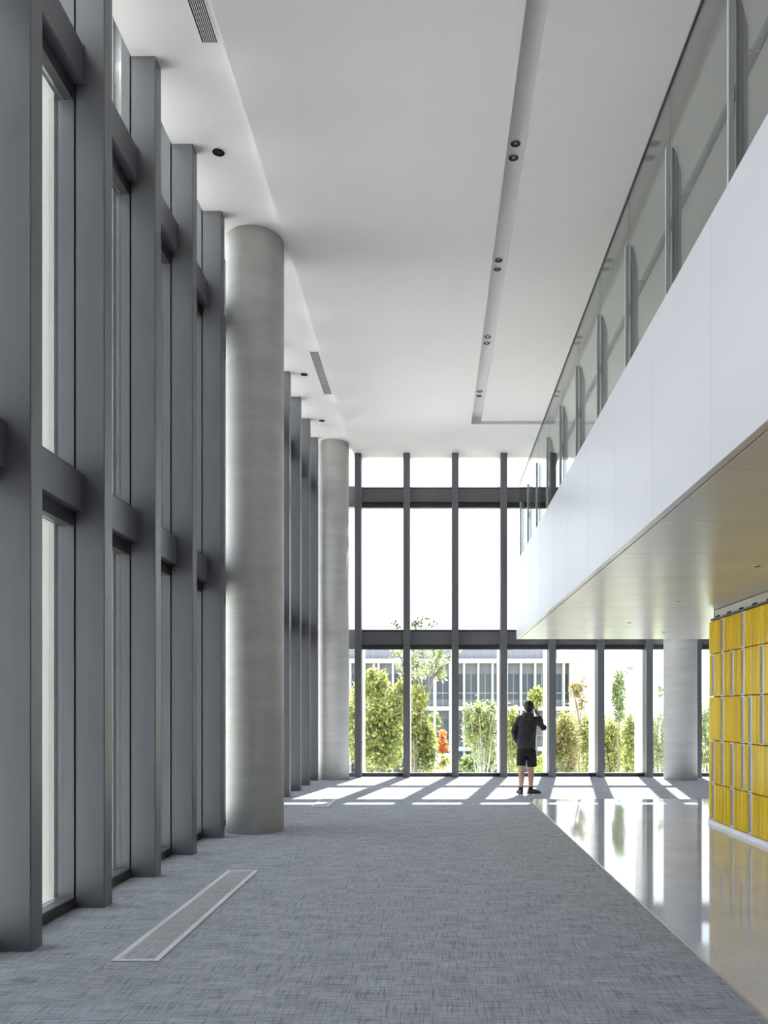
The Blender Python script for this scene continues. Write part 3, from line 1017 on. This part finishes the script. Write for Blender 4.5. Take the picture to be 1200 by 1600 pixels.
PXO, PYO = 1.735, 14.83
ps = empty('person', (PXO, PYO, 0), 'person seen from behind in black hooded jacket and shorts with phone at right ear', 'person')
pk = PYO / F
def w(px, py, dy=0.0):
    """picture position at the person's distance, in the person's own axes"""
    return Vector(((px - VPX) * pk - PXO, dy, EYE + (VPY - py) * pk))

headc = w(826.8, 1105.2, 0.02)
b = MB()
# head with jaw, turned to the right and away
b.ball(headc + Vector((0, 0, 0.01)), (0.078, 0.095, 0.105))
b.ball(headc + Vector((0.03, 0.035, -0.06)), (0.055, 0.065, 0.055))
b.tube([headc + Vector((0.05, 0.09, 0.01)), headc + Vector((0.068, 0.125, -0.018)), headc + Vector((0.058, 0.10, -0.025))], [0.010, 0.014, 0.012], 8)   # nose
b.tube([headc + Vector((0.03, 0.098, -0.055)), headc + Vector((0.065, 0.09, -0.055))], 0.010, 8)         # lips
b.ball(headc + Vector((0.080, -0.002, -0.012)), (0.014, 0.022, 0.034))                                 # right ear
b.ball(headc + Vector((-0.080, 0.012, -0.012)), (0.014, 0.022, 0.034))
neck0 = w(824.5, 1119, 0.0)
b.tube([headc + Vector((0, -0.005, -0.05)), neck0 + Vector((0, 0, 0.04)), neck0], [0.062, 0.060, 0.07], 14)
# trunk under the clothes
b.tube([neck0, w(823, 1126), w(822.5, 1145), w(822.5, 1165), w(822.5, 1178)], [(0.075, 0.065), (0.155, 0.085), (0.15, 0.095), (0.145, 0.095), (0.155, 0.105)], 16)
# arms
shL, shR = w(809.5, 1122.5), w(838.5, 1122.5)
elL, wrL = w(802.8, 1144, -0.03), w(808, 1160, 0.045)
elR, wrR = w(849.5, 1137, 0.02), w(843.0, 1119.5, 0.07)
b.tube([shL + Vector((0.04, 0, -0.025)), shL + Vector((0.012, 0, -0.03)), elL], [0.040, 0.044, 0.036], 12)
b.tube([elL, (elL + wrL) / 2, wrL], [0.038, 0.036, 0.026], 12)
b.tube([shR + Vector((-0.04, 0, -0.025)), shR + Vector((-0.012, 0, -0.03)), elR], [0.040, 0.044, 0.036], 12)
b.tube([elR, (elR + wrR) / 2, wrR], [0.038, 0.034, 0.025], 12)
# left hand slipped in the pocket
hl = wrL + Vector((0.045, 0.015, -0.055))
b.tube([wrL, hl], [(0.026, 0.02), (0.034, 0.018)], 10)
for q in range(4):
    o_ = Vector((0.022 - 0.015 * q, 0.012, -0.035))
    b.tube([hl + o_ * 0.5, hl + o_ + Vector((0.006, 0.012, -0.03)), hl + o_ + Vector((0.012, 0.016, -0.052 + 0.004 * abs(q - 1.5)))], [0.009, 0.009, 0.0075], 8)
b.tube([hl + Vector((0.028, 0.0, 0.01)), hl + Vector((0.044, 0.012, -0.02)), hl + Vector((0.046, 0.02, -0.045))], [0.011, 0.010, 0.008], 8)
# right hand closed round the phone at the ear
hr_ = w(840.6, 1113.8, 0.055)
b.tube([wrR, (wrR + hr_) / 2, hr_], [(0.025, 0.022), (0.033, 0.022), (0.038, 0.020)], 10)
phone_c = w(836.6, 1110.6, 0.040)
for q in range(4):
    z_ = 0.026 - 0.017 * q
    a0 = hr_ + Vector((0.004, 0.012 - 0.004 * q, z_ + 0.012))
    b.tube([a0, a0 + Vector((-0.012, 0.032, 0.012)), a0 + Vector((-0.040, 0.038, 0.014))], [0.0095, 0.009, 0.0075], 8)
b.tube([hr_ + Vector((0.0, -0.02, 0.0)), hr_ + Vector((-0.012, -0.036, 0.016)), hr_ + Vector((-0.030, -0.034, 0.040))], [0.011, 0.010, 0.008], 8)
# legs
hipL, hipR = w(815.5, 1176), w(829.5, 1176)
knL, anL = w(815.0, 1204, 0.01), w(813.8, 1232, -0.02)
knR, anR = w(829.8, 1204, 0.02), w(829.2, 1232, 0.0)
for hp, kn, an in ((hipL, knL, anL), (hipR, knR, anR)):
    cf = kn.lerp(an, 0.33) + Vector((0, -0.022, 0))
    b.tube([hp, hp.lerp(kn, 0.55), kn, cf, kn.lerp(an, 0.72) + Vector((0, -0.006, 0)), an, an + Vector((0, 0.0, -0.05))],
           [0.088, 0.072, 0.054, 0.058, 0.043, 0.034, 0.036], 14)
remeshed('body', b, 0.0065, 'skin', ps, 2)
# eyes
for sx in (-0.012, 0.048):
    MB().ball(headc + Vector((sx + 0.012, 0.096 - abs(sx) * 0.15, 0.012)), 0.010, 8, 6).build('eye', 'eye_white', ps, smooth=True)
# hair
b = MB()
b.ball(headc + Vector((-0.004, -0.012, 0.026)), (0.097, 0.108, 0.106), rot=Matrix.Rotation(0.15, 3, 'Y'))
b.ball(headc + Vector((-0.006, -0.045, -0.02)), (0.076, 0.065, 0.075))
b.ball(headc + Vector((0.03, 0.045, 0.072)), (0.065, 0.06, 0.045))
remeshed('hair', b, 0.009, 'hair_black', ps, 3)
# jacket
b = MB()
b.tube([w(824.5, 1116.0), w(824.2, 1117.8), w(823.9, 1119.8), w(823.6, 1122.6), w(823.3, 1128), w(823.2, 1134), w(822.8, 1143), w(822.2, 1155), w(822.2, 1164), w(822.5, 1168.5)],
       [(0.070, 0.066), (0.102, 0.078), (0.148, 0.090), (0.178, 0.102), (0.187, 0.114), (0.186, 0.122), (0.182, 0.13), (0.178, 0.135), (0.178, 0.135), (0.172, 0.130)], 22)
b.tube([shL + Vector((0.05, 0, -0.025)), shL + Vector((0.008, 0, -0.03)), shL.lerp(elL, 0.5), elL, elL.lerp(wrL, 0.5), wrL], [0.062, 0.070, 0.064, 0.058, 0.054, 0.044], 14)
b.tube([shR + Vector((-0.05, 0, -0.025)), shR + Vector((-0.008, 0, -0.03)), shR.lerp(elR, 0.5), elR, elR.lerp(wrR, 0.5), elR.lerp(wrR, 0.92)], [0.062, 0.070, 0.066, 0.060, 0.052, 0.042], 14)
b.ball(elR, 0.060)
b.ball(elL, 0.056)
b.ball(shL + Vector((0.012, 0, -0.022)), (0.064, 0.070, 0.064))
b.ball(shR + Vector((-0.012, 0, -0.022)), (0.064, 0.070, 0.064))
for i, (xa, za, xb, zb) in enumerate(((813, 1150, 822, 1137), (818, 1160, 828, 1141), (812, 1163, 826, 1158), (824, 1164, 835, 1146), (830, 1160, 835, 1138), (810, 1158, 815, 1140))):
    p0, p1 = w(xa, za, -0.122), w(xb, zb, -0.115)
    b.tube([p0, (p0 + p1) / 2 + Vector((0, -0.010, 0)), p1], [0.010, 0.018, 0.008], 8)
remeshed('jacket', b, 0.010, 'jacket_cloth', ps, 3)
# hood lying on the back, back yoke flap, hem band
b = MB()
hc = w(824, 1119.5)
ringp = [hc + Vector((0.095 * math.cos(t), -0.02 + 0.085 * math.sin(t), 0.028 * math.sin(-t) + 0.012)) for t in [math.pi + math.pi * i / 10 for i in range(11)]]
b.tube(ringp, [0.022, 0.03, 0.036, 0.04, 0.042, 0.043, 0.042, 0.04, 0.036, 0.03, 0.022], 10)
b.tube([hc + Vector((0, -0.075, 0.0)), hc + Vector((0, -0.115, -0.05)), hc + Vector((0, -0.122, -0.095))], [(0.10, 0.04), (0.085, 0.035), (0.04, 0.018)], 12)
remeshed('hood', b, 0.009, 'jacket_cloth', ps, 2)
b = MB()
yv = []
for zq, rx, ry in ((w(0, 1135.6).z, 0.193, 0.134), (w(0, 1134).z, 0.194, 0.134), (w(0, 1126).z, 0.180, 0.118)):
    yv.append((zq, rx, ry))
vs, fs = [], []
nseg = 18
for zq, rx, ry in yv:
    for e_ in (0.0, -0.006):
        for i in range(nseg + 1):
            t = math.pi * 1.12 + math.pi * 0.76 * i / nseg
            vs.append((w(823, 1130).x + (rx + e_) * math.cos(t), (ry + e_) * math.sin(t), zq))
m1 = nseg + 1
for j in range(2):
    o0, o1 = (2 * j) * m1, (2 * j + 2) * m1
    for i in range(nseg):
        fs.append((o0 + i, o0 + i + 1, o1 + i + 1, o1 + i))
        fs.append((o0 + m1 + i, o1 + m1 + i, o1 + m1 + i + 1, o0 + m1 + i + 1))
for i in range(nseg):
    fs.append((i, m1 + i, m1 + i + 1, i + 1))
mesh_obj('back_yoke', vs, fs, 'jacket_cloth', ps, smooth=True)
b = MB().tube([w(822.5, 1165.2), w(822.5, 1169.4)], [(0.176, 0.136), (0.170, 0.131)], 28)
b.build('hem_band', 'jacket_cloth', ps, smooth=False)
b = MB().tube([wrL + Vector((0, 0, 0.03)), wrL + Vector((0.003, 0.004, -0.012))], [0.046, 0.042], 14)
b.build('cuff', 'jacket_cloth', ps)
b = MB().tube([elR.lerp(wrR, 0.78), elR.lerp(wrR, 0.98)], [0.045, 0.040], 14)
b.build('cuff', 'jacket_cloth', ps)
# shorts
b = MB()
b.tube([w(822.4, 1165), w(822.4, 1176), w(822.4, 1181)], [(0.165, 0.122), (0.176, 0.132), (0.174, 0.128)], 20)
b.tube([w(815.0, 1173), w(814.6, 1184), w(814.0, 1196.2)], [(0.090, 0.115), (0.090, 0.112), (0.088, 0.105)], 16)
b.tube([w(830.0, 1173), w(830.8, 1184), w(831.4, 1198)], [(0.090, 0.115), (0.092, 0.112), (0.090, 0.105)], 16)
remeshed('shorts', b, 0.010, 'shorts_cloth', ps, 2)
# socks and shoes
for an, aim, side in ((anL, Vector((-0.18, 1.0, 0)).normalized(), -1), (anR, Vector((0.97, 0.25, 0)).normalized(), 1)):
    MB().tube([an + Vector((0, 0, 0.035)), an + Vector((0, 0, -0.03))], [0.040, 0.044], 14).build('sock', 'sock_black', ps, smooth=True)
    base = Vector((an.x, an.y, 0.0))
    heel = base - aim * 0.055
    b = MB()
    b.tube([heel + Vector((0, 0, 0.045)), base + aim * 0.03 + Vector((0, 0, 0.05)), base + aim * 0.10 + Vector((0, 0, 0.042)), base + aim * 0.165 + Vector((0, 0, 0.032)), base + aim * 0.19 + Vector((0, 0, 0.026))],
           [(0.034, 0.036), (0.043, 0.045), (0.046, 0.036), (0.040, 0.026), (0.022, 0.016)], 14)
    b.tube([base + Vector((0, 0, 0.05)), base + Vector((0, 0, 0.088))], [0.042, 0.043], 14)
    remeshed('shoe', b, 0.007, 'shoe_dark', ps, 2)
    b = MB()
    pr = Vector((aim.y, -aim.x, 0))
    outline = [(-0.075, 0.0), (-0.068, 0.026), (-0.03, 0.037), (0.05, 0.040), (0.11, 0.046), (0.165, 0.040), (0.195, 0.022), (0.203, 0.0)]
    outline += [(x_, -y_) for x_, y_ in outline[-2:0:-1]]
    poly = [(base + aim * x_ + pr * y_) for x_, y_ in outline]
    b.prism([(p.x, p.y) for p in poly], 'z', 0.002, 0.022)
    b.build('shoe_sole', 'sole_dark', ps, fix=True)
# phone
ph = empty('phone', (PXO + phone_c.x, PYO + phone_c.y, phone_c.z), 'black phone held to the right ear of the standing person', 'phone')
ph.rotation_euler = (math.radians(-12), math.radians(-14), math.radians(4))
bevel_box('body', (-0.0045, 0.0045, -0.036, 0.036, -0.072, 0.072), 'phone_black', ph, 0.003)
MB().box(-0.0052, -0.0046, -0.032, 0.032, -0.066, 0.066).build('screen', 'lamp_dark', ph)
